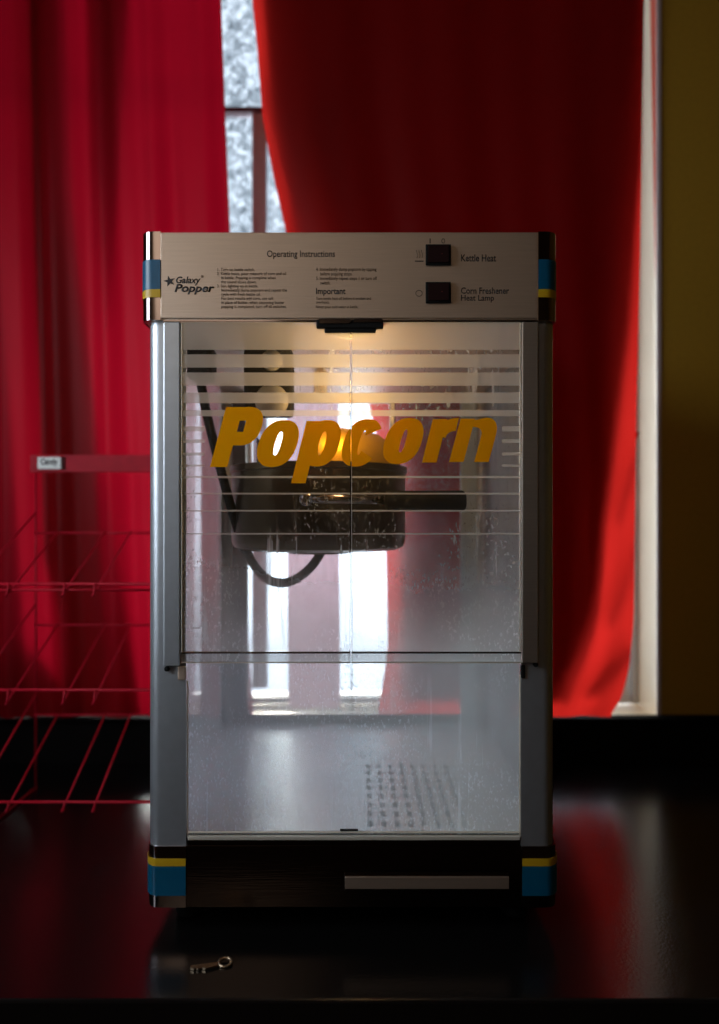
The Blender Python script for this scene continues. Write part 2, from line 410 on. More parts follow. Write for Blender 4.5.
TOPY = Z(0, DC)
ytop_px = 519-(2.512-CZ)*F/DC
L_right = [(221, 0), (225, 115), (230, 233), (236, 400), (246, 600), (254, 717)]
L_left = [(-70, 0), (-60, 717)]
lc = thing('curtain', 'crimson backlit curtain left of the window gap, behind the wire rack', 'curtain', (X(80, DC), DC-D, Z(714, DC)), None)
cloth_obj(cloth(L_left, L_right, ytop_px, 716.5, DC, [(.006, 6.3, .1, 1.4), (.003, 11, .4, -1.0), (.0035, 2.6, .2, .6)], seed=1), 'cloth', M['curtain'], lc)
def layer(left, right, d, mat, parent, name='lining', top=None, bot=714, folds=((.002, 3, 0, 1),), seed=3):
    cloth_obj(cloth(left, right, ytop_px if top is None else top, bot, d, folds, nx=24, nz=50, seed=seed), name, mat, parent)
# added sheets behind the left cloth, shaped to throw its dark bands
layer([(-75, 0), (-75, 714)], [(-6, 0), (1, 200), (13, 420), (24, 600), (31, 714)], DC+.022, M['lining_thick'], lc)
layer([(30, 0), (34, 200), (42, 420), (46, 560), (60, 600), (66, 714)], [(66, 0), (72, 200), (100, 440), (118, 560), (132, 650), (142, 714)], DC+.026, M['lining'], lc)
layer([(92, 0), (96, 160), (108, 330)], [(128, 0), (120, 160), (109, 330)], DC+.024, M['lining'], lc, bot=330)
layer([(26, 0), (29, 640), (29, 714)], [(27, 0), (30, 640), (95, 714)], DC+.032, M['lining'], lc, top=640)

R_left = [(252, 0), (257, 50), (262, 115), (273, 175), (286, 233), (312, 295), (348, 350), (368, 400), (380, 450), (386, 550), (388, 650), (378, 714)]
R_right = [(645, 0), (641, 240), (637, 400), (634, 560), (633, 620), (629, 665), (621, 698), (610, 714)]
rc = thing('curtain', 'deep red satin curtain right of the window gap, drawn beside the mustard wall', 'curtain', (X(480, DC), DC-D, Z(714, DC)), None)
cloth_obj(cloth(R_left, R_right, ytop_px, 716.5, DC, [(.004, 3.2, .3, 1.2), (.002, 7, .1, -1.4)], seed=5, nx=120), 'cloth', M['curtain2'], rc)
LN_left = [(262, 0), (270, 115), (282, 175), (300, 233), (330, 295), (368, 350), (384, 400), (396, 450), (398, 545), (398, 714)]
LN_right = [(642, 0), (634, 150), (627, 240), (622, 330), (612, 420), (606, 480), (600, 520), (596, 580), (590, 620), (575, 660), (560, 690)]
layer(LN_left, LN_right, DC+.024, M['lining_thick'], rc, bot=697, seed=9)  # added sheet dims the right cloth, its outline leaves the bright rim
layer([(634, 432), (616, 470), (604, 520)], [(640, 432), (622, 470), (609, 520)], DC+.034, M['lining'], rc, top=432, bot=520, seed=4)  # this and the next two: added strips shading diagonal streaks
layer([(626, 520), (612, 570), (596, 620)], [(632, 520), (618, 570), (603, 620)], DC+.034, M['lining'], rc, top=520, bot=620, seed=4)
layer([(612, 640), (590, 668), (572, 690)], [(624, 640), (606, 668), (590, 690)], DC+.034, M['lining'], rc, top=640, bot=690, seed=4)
# added tapering strip: red glow on the wall's corner put into its colour
rh = MB(); a = []
for j in range(26):
    y = ytop_px+(350-ytop_px)*j/25
    xa = 650+max(0, y)/350*6.3; xb = 656.2
    xb = max(xb, xa+.1)
    a.append((rh.bm.verts.new(Wp(xa, y, 1.362)), rh.bm.verts.new(Wp(xb, y, 1.357))))
for p, q in zip(a, a[1:]): rh.bm.faces.new((p[0], p[1], q[1], q[0]))
rh.build('hem', M['hem'], rc, 'salmon-lit narrow hem')
sc_ = MB(); a = []
for i in range(25):
    px = 287+52*i/24; dd = .0035*math.sin(i*1.1)
    a.append([sc_.bm.verts.new(Wp(px+(y-500)*.006, y, DC+.055)+Vector((0, dd, 0))) for y in (120, 300, 450, 600, 708)])
for p, q in zip(a, a[1:]):
    for k in range(4): sc_.bm.faces.new((p[k], p[k+1], q[k+1], q[k]))
o = sc_.build('sheer_curtain', M['sheer'], smooth=80); o['label'] = 'pale pinkish sheer strip hanging in the curtain gap, seen through the machine'; o['category'] = 'curtain'
rod = MB().tube([(xl-.08, DC-D, 2.54), (xr+.1, DC-D, 2.54)], .011, 16).lathe([(.004, 0), (.018, .008), (.022, .02), (.014, .036), (.004, .04)], (xr+.1, DC-D, 2.535), 20, 'X')
for xx in (xl-.05, xr+.07): rod.box(xx-.006, xx+.006, DC-D, YW, 2.527, 2.541)
o = rod.build('curtain_rod', M['rod']); o['label'] = 'dark curtain rod fixed above the window, carrying both red curtains'; o['category'] = 'curtain rod'

# ------------------------------------------------------------------ table
YF = .670-D
tb = thing('table', 'black laminate table under the popcorn machine and the wire rack', 'table', (0, .2, 0))
MB().box(-1.05, 1.25, YF, YW-.031, TZ-.032, TZ, .003).build('tabletop', M['table'], tb)
MB().box(-1.0, 1.15, YF+.05, YF+.07, TZ-.11, TZ-.0321).box(-1.0, 1.15, YW-.1, YW-.08, TZ-.11, TZ-.0321).build('apron', M['table'], tb)
for sx in (-1.0, 1.15):
    for yy in (YF+.04, YW-.11):
        MB().box(sx-.025, sx+.025, yy, yy+.05, 0, TZ-.0321, .004).build('leg', M['table'], tb)

# ------------------------------------------------------------------ the popcorn machine
DEP = .44
pm = thing('popcorn_machine', 'stainless steel glass-fronted popcorn machine with yellow lettering, on the black table', 'popcorn machine', (X(351), DEP/2, TZ+.001))
zb0, zb1 = Z(907), Z(846)          # base
zh0, zh1 = Z(321), Z(234)          # hood
zdeck = Z(836)
def corner(xo, sgn, wfront, wside, r, yo=0, t=.0025, back=False, grow=0, dep=DEP):
    """L-shaped corner section with a rounded outer edge; xo outer x, sgn +1 for a left corner"""
    pts = []
    pts.append((xo, yo+wside)); 
    for k in range(9):
        a = k/8*math.pi/2
        pts.append((xo+sgn*(r-r*math.cos(a)), yo+r-r*math.sin(a)))
    pts.append((xo+sgn*wfront, yo)); pts.append((xo+sgn*wfront, yo+t))
    for k in range(9):
        a = math.pi/2-k/8*math.pi/2
        pts.append((xo+sgn*(r-(r-t)*math.cos(a)), yo+r-(r-t)*math.sin(a)))
    pts.append((xo+sgn*t, yo+wside))
    if back: pts = [(x, dep-(y-0)) for x, y in pts]
    return pts
r0 = X(163)-X(150)
DS = D+.014                      # depth at which the rounded corners show their outline
xL, xR = X(150.5, DS), X(552.5, DS)
# corner posts
wp = X(186)-xL
for xo, sg in ((xL, 1), (xR, -1)):
    for bk in (False, True):
        w_ = wp if sg == 1 else xR-X(521)
        p = MB().prism(corner(xo, sg, w_, .035, r0, back=bk), zb1-.004, zh0+.004)
        p.build('corner_post', M['post'] if not bk else M['steel'], pm, smooth=40)
# base
bx0, bx1 = X(150.5, DS), X(554, DS)
b = MB(); rr = .015; pl = []
for (cx, cy, a0) in ((bx0+rr, rr, 180), (bx1-rr, rr, 270), (bx1-rr, DEP-rr, 0), (bx0+rr, DEP-rr, 90)):
    for k in range(7):
        a = math.radians(a0+90*k/6); pl.append((cx+rr*math.cos(a), cy+rr*math.sin(a)))
b.prism(pl, zb0, zb1)
base = b.build('base', M['dark_steel'], pm, smooth=40)
# base corner caps with coloured tape
def band(xo, sg, wf, ztop, zbot, mat, name, parent, off, ws=.05, r=r0):
    p = MB().prism(corner(xo-sg*off, sg, wf+off, ws, r+off, yo=-off, t=.0006), zbot, ztop)
    return p.build(name, mat, parent, smooth=40)
for xo, sg, wf, za in ((X(149.6, DS), 1, X(186)-X(149.6, DS), 0), (X(555, DS), -1, X(555, DS)-X(522), 0)):
    cap = MB().prism(corner(xo, sg, wf, .05, r0, yo=-.0012, t=.002), zb0, zb1).build('corner_cap', M['chrome'], pm, 'polished chrome corner cap', smooth=40)
    band(xo, sg, wf, Z(858), Z(865.5), M['yellow'], 'yellow_band', cap, .0019)
    band(xo, sg, wf, Z(865.5), Z(895), M['blue'], 'blue_band', cap, .0019)
MB().box(X(187.5), X(519.5), .0005, .003, Z(848), Z(836.5), .0003).build('front_sill', M['dark_steel'], pm)
# drawer of unpopped corn
dr = MB().box(X(344), X(509), -.0035, .0, Z(890), Z(871), .001).build('drawer', M['dark_steel'], pm)
MB().box(X(345), X(508), -.0055, -.0035, Z(886.5), Z(874.5), .0004).build('drawer_pull', M['hood_steel'], dr, 'brownish steel pull strip')
for fx in (bx0+.04, bx1-.04):
    for fy in (.04, DEP-.04):
        MB().lathe([(.014, 0), (.017, .004), (.016, zb0-TZ-.001)], (fx, fy, TZ+.001), 20).build('foot', M['rubber'], pm)
# hood
hx0, hx1 = X(147, DS), X(553, DS)
h = MB(); rr = .014; pl = []
for (cx, cy, a0) in ((hx0+rr, rr-.004, 180), (hx1-rr, rr-.004, 270), (hx1-rr, DEP-rr, 0), (hx0+rr, DEP-rr, 90)):
    for k in range(7):
        a = math.radians(a0+90*k/6); pl.append((cx+rr*math.cos(a), cy+rr*math.sin(a)))
h.prism(pl, zh0, zh1)
bmesh.ops.bevel(h.bm, geom=[e for e in h.bm.edges if all(abs(v.co.z-zh1) < 1e-6 for v in e.verts)], offset=.002, segments=2, affect='EDGES')
hood = h.build('hood', M['hood_steel'], pm, smooth=30)
MB().box(X(162), X(536), -.0058, -.004, zh0+.0015, zh1-.001, .0006).build('front_plate', M['hood_steel'], hood)
for xo, sg, wf in ((X(145, DS), 1, X(162)-X(145, DS)), (X(554, DS), -1, X(554, DS)-X(537))):
    cap = MB().prism(corner(xo, sg, wf, .05, .015, yo=-.0058, t=.0015), zh0-.0005, zh1+.0005).build('corner_cap', M['chrome'], pm, 'polished chrome corner cap', smooth=40)
    def hb(z1, z0, mat, nm):
        MB().prism(corner(xo-sg*.0006, sg, wf+.0006, .05, .0156, yo=-.0064, t=.0005), Z(z0), Z(z1)).build(nm, mat, cap, smooth=40)
    hb(261.5, 291, M['blue'], 'blue_band'); hb(291, 299, M['yellow'], 'yellow_band')
# writing on the hood
dH = D-.0059
def ht(s, box, off=.0, sh=0, name='lettering', mat=None, align=None):
    return link(name, text_mesh(s, box, dH, .0002, off, sh, align=align), mat or M['ink'], hood)
ht('Operating Instructions', (267, 250.5, 335, 259), .008)
ht('Galaxy', (176, 276.5, 200.5, 285.5), .02, .25, 'logo_lettering')
ht('\u00ae', (201, 275, 203.5, 278), 0, 0, 'logo_lettering')
ht('Popper', (174.5, 284, 214.5, 294.5), .025, .25, 'logo_lettering')
sm = MB(); pts = []
for k in range(10):
    a = math.pi/2+k*math.pi/5+.25; rr = (6.0 if k % 2 == 0 else 2.4)
    pts.append((X(171+rr*math.cos(a)*1.05), Z(283-rr*math.sin(a)*.95)))
sm.plate(pts, -.0061, -.0059).build('logo_star', M['ink'], hood)
ht('1. Turn on kettle switch.\n2. Kettle heats, pour measure of corn and oil\n    in kettle. Popping is complete when\n    the sound slows down.\n3. Stir, lighting on in kettle.\n    Immediately dump popcorn and repeat the\n    cycle with fresh kettle oil.\n    For best results add corn, use salt\n    in place of butter, when seasoning butter\n    popping is completed, turn off all switches.', (217, 268, 287, 309), 0, 0, 'fine_print')
ht('4. Immediately dump popcorn by tipping\n    before popping stops.\n5. Immediately repeat steps 1 or turn off\n    switch.', (316, 267.5, 377, 284.5), 0, 0, 'fine_print')
ht('Important', (316, 288, 345.5, 296), .02)
ht('Turn kettle heat off before it smokes and\noverheats.', (316, 297, 371, 303.5), 0, 0, 'fine_print')
ht('Never pour cold water in kettle.', (316, 305.5, 358, 309), 0, 0, 'fine_print')
ht('Kettle Heat', (461, 254.5, 496, 261.5), .01)
ht('Corn Freshener', (461, 287.5, 509, 293.8), .01)
ht('Heat Lamp', (461, 295, 494, 302.5), .01)
ht('I', (429.6, 238.5, 430.6, 243.5)); ht('O', (441.5, 238.5, 445, 243.5))
# little pictograms left of the switches
pg = MB()
pg.box(X(414.5), X(423), -.0061, -.0059, Z(263.6), Z(262.6))
for k, x_ in enumerate((416.5, 419, 421.5)):
    pg.tube([(X(x_)+.0006*math.sin(i), -.006, Z(260-i*1.6)) for i in range(6)], .00022, 5)
pg.build('heat_symbol', M['ink'], hood)
pg = MB().tube([(X(418.5+3.2*math.cos(a*.35)), -.006, Z(295+3*math.sin(a*.35))) for a in range(18)], .0003, 5, True)
pg.build('lamp_symbol', M['ink'], hood)
for y0, y1 in ((247, 267.5), (284.3, 305)):
    sw = MB().box(X(425), X(450), -.0085, -.0059, Z(y1), Z(y0), .0007).build('rocker_switch', M['black'], pm, 'black rocker switch')
    rk = MB().plate([(X(427.5), Z(y1-2)), (X(447.5), Z(y1-2)), (X(447.5), Z(y0+2)), (X(427.5), Z(y0+2))], -.0097, -.0084)
    for v in rk.bm.verts:
        if v.co.x > X(440) and v.co.y < -.009: v.co.y -= .0016
    rk.build('rocker', M['rocker'], sw)
    sm = MB(); c = (X(442), Z((y0+y1)/2))
    sm.box(c[0]-.0016, c[0]+.0016, -.0108, -.0100, c[1]-.0003, c[1]+.0003).box(c[0]-.0003, c[0]+.0003, -.0108, -.0100, c[1]-.0014, c[1]+.0014)
    sm.build('rocker_mark', M['red_mark'], sw)
# underside lip below hood
MB().box(X(164), X(538), -.002, .004, Z(324), Z(320.5), .0006).box(X(164), X(537), -.0035, -.002, Z(322.3), Z(320.8)).build('hood_lip', M['chrome'], pm, 'thin bright lip under the hood')
# door catch
ct = MB().box(X(317), X(383), -.010, .0, Z(330.5), Z(321.8), .0012).box(X(325), X(375.5), -.0085, .001, Z(334.5), Z(329.5), .001)
ct = ct.build('door_catch', M['black'], pm, 'black plastic door catch')
MB().plate([(X(320), Z(326.2)), (X(349), Z(326.2)), (X(352.5), Z(323.2)), (X(350), Z(321.9)), (X(320), Z(321.9))], -.0112, -.010).plate([(X(354), Z(325)), (X(382), Z(325)), (X(382), Z(321.9)), (X(354), Z(321.9))], -.0112, -.010).build('catch_plate', M['dark_steel'], ct)
# doors
xm = X(351)
def glyph(ch, wbox, hbox, sw, sh):
    """strips of one bold slanted letter in a box of wbox x hbox pixels (before the slant), stroke sw"""
    def sup(cx, cy, rx, ry, a, e=2.35):
        c_, s_ = math.cos(a), math.sin(a)
        return (cx+rx*math.copysign(abs(c_)**(2/e), c_), cy+ry*math.copysign(abs(s_)**(2/e), s_))
    def ring(x0, y0, x1, y1, a0=0, a1=360, t=sw, tv=None):
        cx, cy, rx, ry = (x0+x1)/2, (y0+y1)/2, (x1-x0)/2, (y1-y0)/2; tv = tv or t*.80; N = 48
        o_, i_ = [], []
        for k in range(N+1):
            a = math.radians(a0+(a1-a0)*k/N); o_.append(sup(cx, cy, rx, ry, a)); i_.append(sup(cx, cy, rx-t, ry-tv, a))
        return (o_, i_)
    def bar(x0, y0, x1, y1): return ([(x0, y0), (x1, y0)], [(x0, y1), (x1, y1)])
    W_, H_ = wbox, hbox
    if ch == 'o': return [ring(0, 0, W_, H_)]
    if ch == 'c': return [ring(0, 0, W_*1.02, H_, 32, 322)]
    if ch == 'p':
        return [bar(0, -H_*.36, sw, H_*.98), ring(sw*.25, 0, W_, H_)]
    if ch == 'P':
        b0 = H_*.36; N = 24; o_ = [(sw, H_)]; i_ = [(sw, H_-sw*.85)]; cy = (H_+b0)/2; ry = (H_-b0)/2; cx = W_*.58; rx = W_-cx
        for k in range(N+1):
            a = math.pi/2-math.pi*k/N; o_.append(sup(cx, cy, rx, ry, a, 2.3)); i_.append(sup(cx, cy, rx-sw, ry-sw*.85, a, 2.3))
        o_.append((sw, b0)); i_.append((sw, b0+sw*.85))
        return [bar(0, 0, sw, H_), (o_, i_)]
    if ch == 'n':
        N = 20; t = sw; o_, i_ = [(W_, 0)], [(W_-t, 0)]
        cx, cy = t+(W_-t)*.42, H_*.62
        for k in range(N+1):
            a = math.pi/2*k/N; o_.append(sup(cx, cy, W_-cx, H_-cy, a, 2.2)); i_.append(sup(t*1.05, H_*.60, W_-t*2.05, H_*.185, a, 2.2))
        o_.append((t*.5, H_*.90)); i_.append((t*.5, H_*.74))
        return [bar(0, 0, t, H_*.975), (o_, i_)]
    if ch == 'r':
        N = 14; t = sw; o_, i_ = [], []; cx, rx, ry = W_*1.0, W_*1.0-t*.3, H_*.40; cy = H_-ry
        for k in range(N+1):
            a = math.pi/2+math.pi/2*k/N; o_.append(sup(cx, cy, rx, ry, a, 2.2)); i_.append((lambda p: (max(p[0], t*.4), p[1]))(sup(cx, cy-2, max(1, rx-t*.9), ry-t*.75, a, 2.2)))
        return [bar(0, 0, t, H_*.975), (o_, i_)]
tbm = bmesh.new()
SH = .25
for ch, (x0, x1, yt, yb_) in (('P', (210, 263, 407, 467)), ('o', (257, 299, 420, 467)), ('p', (291, 341, 420, 466.5)), ('c', (341.5, 381.5, 419, 466.5)),
                          ('o', (383, 423.5, 418, 464)), ('r', (422, 459, 418, 462.5)), ('n', (449, 497, 417.5, 462))):
    hh = yb_-yt; desc = hh*.36 if ch == 'p' else 0
    sw_ = {'P': 16, 'p': 14.5, 'r': 14.5, 'n': 13.5}.get(ch, 14.5)
    w0 = (x1-x0)-SH*hh*(1 if ch in 'Prn' else .62)-(SH*desc if ch == 'p' else 0)
    parts_ = glyph(ch, w0, hh, sw_, SH)
    raw = [(x+SH*y, y) for o_, i_ in parts_ for x, y in o_+i_]
    mn, mx_ = min(p[0] for p in raw), max(p[0] for p in raw); sc_ = (x1-x0)/(mx_-mn)
    for li, (o_, i_) in enumerate(parts_):
        g2 = bmesh.new(); A_ = [g2.verts.new((p[0], p[1], 0)) for p in o_]; B_ = [g2.verts.new((p[0], p[1], 0)) for p in i_]
        for k in range(len(A_)-1): g2.faces.new((A_[k], A_[k+1], B_[k+1], B_[k]))
        bmesh.ops.remove_doubles(g2, verts=g2.verts, dist=1e-5)
        if ch in 'pnrP' and li == 1:
            bmesh.ops.bisect_plane(g2, geom=g2.verts[:]+g2.edges[:]+g2.faces[:], plane_co=(sw_, 0, 0), plane_no=(1, 0, 0), clear_inner=True)
        ret = bmesh.ops.extrude_face_region(g2, geom=g2.faces[:])
        up_ = {g for g in ret['geom'] if isinstance(g, bmesh.types.BMVert)}
        for v in g2.verts:
            x_, y_ = v.co.x, v.co.y
            v.co = (X(x0+((x_+SH*y_)-mn)*sc_, D-.006), -.0058-(.0003 if v in up_ else 0), Z(yb_-y_, D-.006))
        bmesh.ops.recalc_face_normals(g2, faces=g2.faces[:])
        me = bpy.data.meshes.new('t'); g2.to_mesh(me); g2.free(); tbm.from_mesh(me); bpy.data.meshes.remove(me)
tmp = bpy.data.meshes.new('lettering'); tbm.to_mesh(tmp); tbm.free()
stripes = [(323.5, 351), (355.6, 368.6), (373.6, 386.6), (393.5, 404), (411, 417)]
thin = [(476.3, 478.4), (493, 494.6), (510, 511.6), (533, 534.4)]
side_thin = [(427, 432), (440, 443.5), (453, 456), (465, 467)]
for side, (gx0, gx1) in enumerate(((X(182.5), xm-.0006), (xm+.0006, X(520)))):
    hinge = ('left', 'right')[side]
    door = MB()
    if side == 0: door.box(X(165), X(181.5), -.007, -.0001, Z(665), Z(323.5), .0012)
    else: door.box(X(520.5), X(537), -.007, -.0001, Z(662), Z(323.5), .0012)
    door = door.build('door', M['post'] if side == 0 else M['steel'], pm)  # cooler left, warmer right: side light put into the stile materials
    MB().box(gx0, gx1, -.0055, -.0025, Z(662), Z(324.5)).build_glass('glass_pane', M['door_glass'], door)
    bt = MB().box(gx0, gx1, -.0062, -.0021, Z(652.6), Z(651), .0003).build('glass_trim', M['dark_steel'], door)
    ed = MB().box(gx0 if side == 0 else gx1-.0018, gx0+.0012 if side == 0 else gx1, -.0062, -.0021, Z(651), Z(324.5), .0003).build('bright_edge', M['acrylic'], door)
    MB().box(gx0, gx1, -.0058, -.0024, Z(662.3), Z(661.3), .0002).build('bottom_edge', M['acrylic'], door)
    ms = MB()
    if side == 0: ms.box(xm-.0012, xm-.0006, -.0060, -.0020, Z(662), Z(376), .0002)
    else: ms.box(xm+.0006, xm+.0010, -.0060, -.0020, Z(662), Z(345), .0002)
    ms.build('meeting_edge', M['acrylic'] if side == 1 else M['black'], door)
    sb = MB()
    for (a_, b_) in stripes+thin:
        sb.box(gx0+.0008, gx1-.0006, -.00575, -.00555, Z(b_), Z(a_))
    for (a_, b_) in side_thin:
        if side == 0: sb.box(gx0+.0008, X(206), -.00575, -.00555, Z(b_), Z(a_))
        else: sb.box(X(501), gx1-.0006, -.00575, -.00555, Z(b_), Z(a_))
    sb.build('frosted_stripes', M['stripe'], door)
    tm = bmesh.new(); tm.from_mesh(tmp)
    cx = xm-.0007 if side == 0 else xm+.0007
    bmesh.ops.bisect_plane(tm, geom=tm.verts[:]+tm.edges[:]+tm.faces[:], plane_co=(cx, 0, 0), plane_no=(1, 0, 0), clear_outer=side == 0, clear_inner=side == 1)
    me = bpy.data.meshes.new('lettering'); tm.to_mesh(me); tm.free()
    link('lettering', me, M['vinyl'], door, 'yellow slanted lettering')
    # small black hinge screw under the stile
    sx_ = X(167.5) if side == 0 else X(535)
    MB().lathe([(.0028, 0), (.0028, .004), (.002, .005)], (sx_, -.0001, Z(668.3 if side == 0 else 664)), 14, 'Y').build('hinge_pin', M['black'], door)
# lower fixed panel
lg = MB().box(X(186), X(520.5), .0035, .0065, Z(838), Z(652)).build_glass('lower_panel', M['lower_glass'], pm)
MB().box(X(186.5), X(187.8), .001, .0034, Z(838), Z(681), .0003).build('glass_bead', M['acrylic'], lg)
MB().box(X(519.5), X(521), .001, .0034, Z(838), Z(675), .0003).build('glass_bead', M['acrylic'], lg)
MB().box(X(188), X(519.5), -.0020, .0034, Z(839.5), Z(836), .0005).box(X(188), X(519.5), .0, .0033, Z(833.2), Z(832.2), .0002).build('bottom_bead', M['acrylic'], lg, 'pale bottom bead')
MB().box(X(340), X(358), .0005, .003, Z(831.5), Z(829.8), .0003).build('pull_tab', M['black'], lg, 'small dark tab')
MB().box(X(178), X(186), -.002, .0035, Z(680), Z(666), .001).build('glass_clip', M['hood_steel'], lg)
MB().box(X(521), X(525), -.002, .0035, Z(678), Z(665), .001).build('glass_clip', M['black'], lg)
# sides and rear
for xs in (xL+.0022, xR-.0047):
    MB().box(xs, xs+.0025, .036, DEP-.036, zb1+.001, zh0-.001).build_glass('side_pane', M['side_glass'], pm)
xrl, xrr = xL+.030, xR-.030
rp_ = MB().box(xrl, xrr, DEP-.006, DEP-.003, zdeck+.004, zh0-.001).build_glass('rear_pane', M['rear_glass'], pm)
MB().box(xrl, xrr, DEP-.012, DEP-.0065, zdeck+.0005, zdeck+.016, .001).box((xrl+xrr)/2-.006, (xrl+xrr)/2-.004, DEP-.012, DEP-.0065, zdeck+.016, zh0-.002).build('rear_rail', M['dark_steel'], rp_)
for x0, x1 in ((xrl-.012, xrl+.016), (xrr-.016, xrr+.012)):
    MB().box(x0, x1, DEP-.018, DEP-.0125, zdeck+.001, zh0-.001, .001).build('rear_stile', M['frame'] if x0 > 0 else M['dark_steel'], rp_)
# underside panel of the hood
MB().box(xL+.004, xR-.004, .004, DEP-.004, zh0-.003, zh0-.0002).build('hood_ceiling', M['hood_steel'], pm)
# perforated deck
dk = bmesh.new()
cx0, cy0 = X(363.5, .805), .012
pit, piy, nx_, ny_, hr = .0160, .027, 8, 8, .0037
gx = [X(187.5), cx0]+[cx0+pit*(i+1) for i in range(nx_)]+[X(520)]
gy = [.007, cy0+.006]+[cy0+.006+piy*(i+1) for i in range(ny_)]+[DEP-.0125]
gx = [xL+.005]+gx[1:-1]+[xR-.005]
V = {}
def gv(i, j):
    if (i, j) not in V: V[(i, j)] = dk.verts.new((gx[i], gy[j], zdeck))
    return V[(i, j)]
for i in range(len(gx)-1):
    for j in range(len(gy)-1):
        c4 = [gv(i, j), gv(i+1, j), gv(i+1, j+1), gv(i, j+1)]
        if 1 <= i <= nx_ and 1 <= j <= ny_:
            cx, cy = (gx[i]+gx[i+1])/2, (gy[j]+gy[j+1])/2
            ring = [dk.verts.new((cx+hr*math.cos(math.radians(225+k*45)), cy+.0088*math.sin(math.radians(225+k*45)), zdeck)) for k in range(8)]
            lo = [dk.verts.new((v.co.x, v.co.y, zdeck-.0015)) for v in ring]
            for k in range(8): dk.faces.new((ring[k], ring[(k+1) % 8], lo[(k+1) % 8], lo[k]))
            for s in range(4):
                a, b_ = c4[s], c4[(s+1) % 4]
                dk.faces.new((a, b_, ring[(2*s+2) % 8], ring[2*s+1])); dk.faces.new((a, ring[2*s+1], ring[2*s]))
        else: dk.faces.new(c4)
me = bpy.data.meshes.new('deck'); dk.to_mesh(me); dk.free()
link('deck', me, M['deck'], pm, 'pale perforated steel deck')
# kettle, hung in the middle of the cabinet
KD = 1.0
kx, ky = X(319, KD), KD-D
kz0, kz1 = Z(549, KD), Z(468, KD)
kr = X(405, KD)-kx
kt = MB().lathe([(kr*.90, kz0), (kr*.97, kz0+.004), (kr, kz0+.012), (kr, kz1-.010), (kr*1.02, kz1-.008), (kr*1.02, kz1), (kr*.97, kz1), (kr*.96, kz1-.003)], (kx, ky, 0), 64).build('kettle', M['kettle'], pm, 'steel kettle', smooth=35)
MB().lathe([(kr*.95, kz1-.003), (kr*.94, kz1+.001), (kr*.4, kz1+.004), (.004, kz1+.005)], (kx, ky, 0), 64).build('kettle_cover', M['kettle'], kt, smooth=60)
ld_ = MB()
ld_.lathe([(kr*.95, kz1-.001), (kr*.94, kz1+.012), (kr*.88, kz1+.030), (kr*.70, kz1+.046), (kr*.4, kz1+.054), (.004, kz1+.056)], (kx, ky, 0), 64)
bmesh.ops.bisect_plane(ld_.bm, geom=ld_.bm.verts[:]+ld_.bm.edges[:]+ld_.bm.faces[:], plane_co=(kx+.004, 0, 0), plane_no=(-1, 0, 0), clear_outer=True)
ld_.build('kettle_lid', M['brass'], kt, 'golden half lid catching the lamp', smooth=60)
hy = ky-kr*.93
hz = Z(502, KD)
MB().tube([(kx-.012, hy+.012, hz), (kx+.0, hy-.016, hz), (kx+.02, hy-.022, hz), (X(386, .88), .88-D, hz)], .0065, 14).lathe([(.004, 0), (.010, .002), (.010, .01), (.004, .014)], (kx-.008, hy-.005, hz), 20, 'Y').build('handle_rod', M['chrome'], kt)
gd = .88
gz = Z(501, gd)
MB().tube([(X(384, gd), gd-D, gz), (X(386, gd), gd-D, gz), (X(388, gd), gd-D, gz), (X(400, gd), gd-D, gz), (X(456, gd), gd-D, gz), (X(463, gd), gd-D, gz), (X(465.5, gd), gd-D, gz)], .012, 20, rs=[.008, .0125, .0135, .013, .0135, .0135, .010]).build('grip', M['rubber'], kt, 'black handle grip')
MB().lathe([(kr*.05, kz0-.001), (kr*.35, kz0-.006), (kr*.35, kz0)], (kx, ky, 0), 30).build('kettle_foot', M['dark_steel'], kt)
# hanger / drive column from the hood to the kettle
hxw = X(268, 1.0)
KC = .87
hg = MB().box(X(243, KC), X(291, KC), KC-D, KC-D+.05, Z(413, KC), zh0-.003, .006).build('drive_column', M['rubber'], pm, 'dark drive column above the kettle')
MB().lathe([(.008, kz1+.004), (.008, kz1+.035)], (X(262, 1), ky, 0), 16).box(X(262, 1)-.006, X(262, 1)+.006, KC-D+.04, ky+.006, kz1+.034, kz1+.046, .001).build('drive_arm', M['dark_steel'], hg)
for py_, r_ in ((359, .013), (400, .021)):
    MB().lathe([(r_, 0), (r_, .006), (r_*.8, .011), (r_*.4, .014), (.001, .0145)], (X(271, KC-.01), KC-D+.0005, Z(py_, KC-.01)), 28, 'Y').build('drive_knob', M['acrylic'], hg, smooth=40)  # pale domed discs added on the column's face
MB().box(X(186, .87), X(211, .87), .09, .13, Z(378, .87), zh0-.003, .005).build('cable_box', M['rubber'], pm, 'dark cable box under the hood')
MB().box(kx-kr*.9, kx+kr*.9, ky+.035, ky+.045, zh0-.05, zh0-.035, .002).box(kx-kr*.9, kx-kr*.9+.008, ky+.035, ky+.045, kz1-.01, zh0-.035, .002).box(kx+kr*.9-.008, kx+kr*.9, ky+.035, ky+.045, kz1-.01, zh0-.035, .002).box(kx-.01, kx+.01, ky+.036, ky+.044, zh0-.035, zh0-.002).build('kettle_hanger', M['steel'], pm)
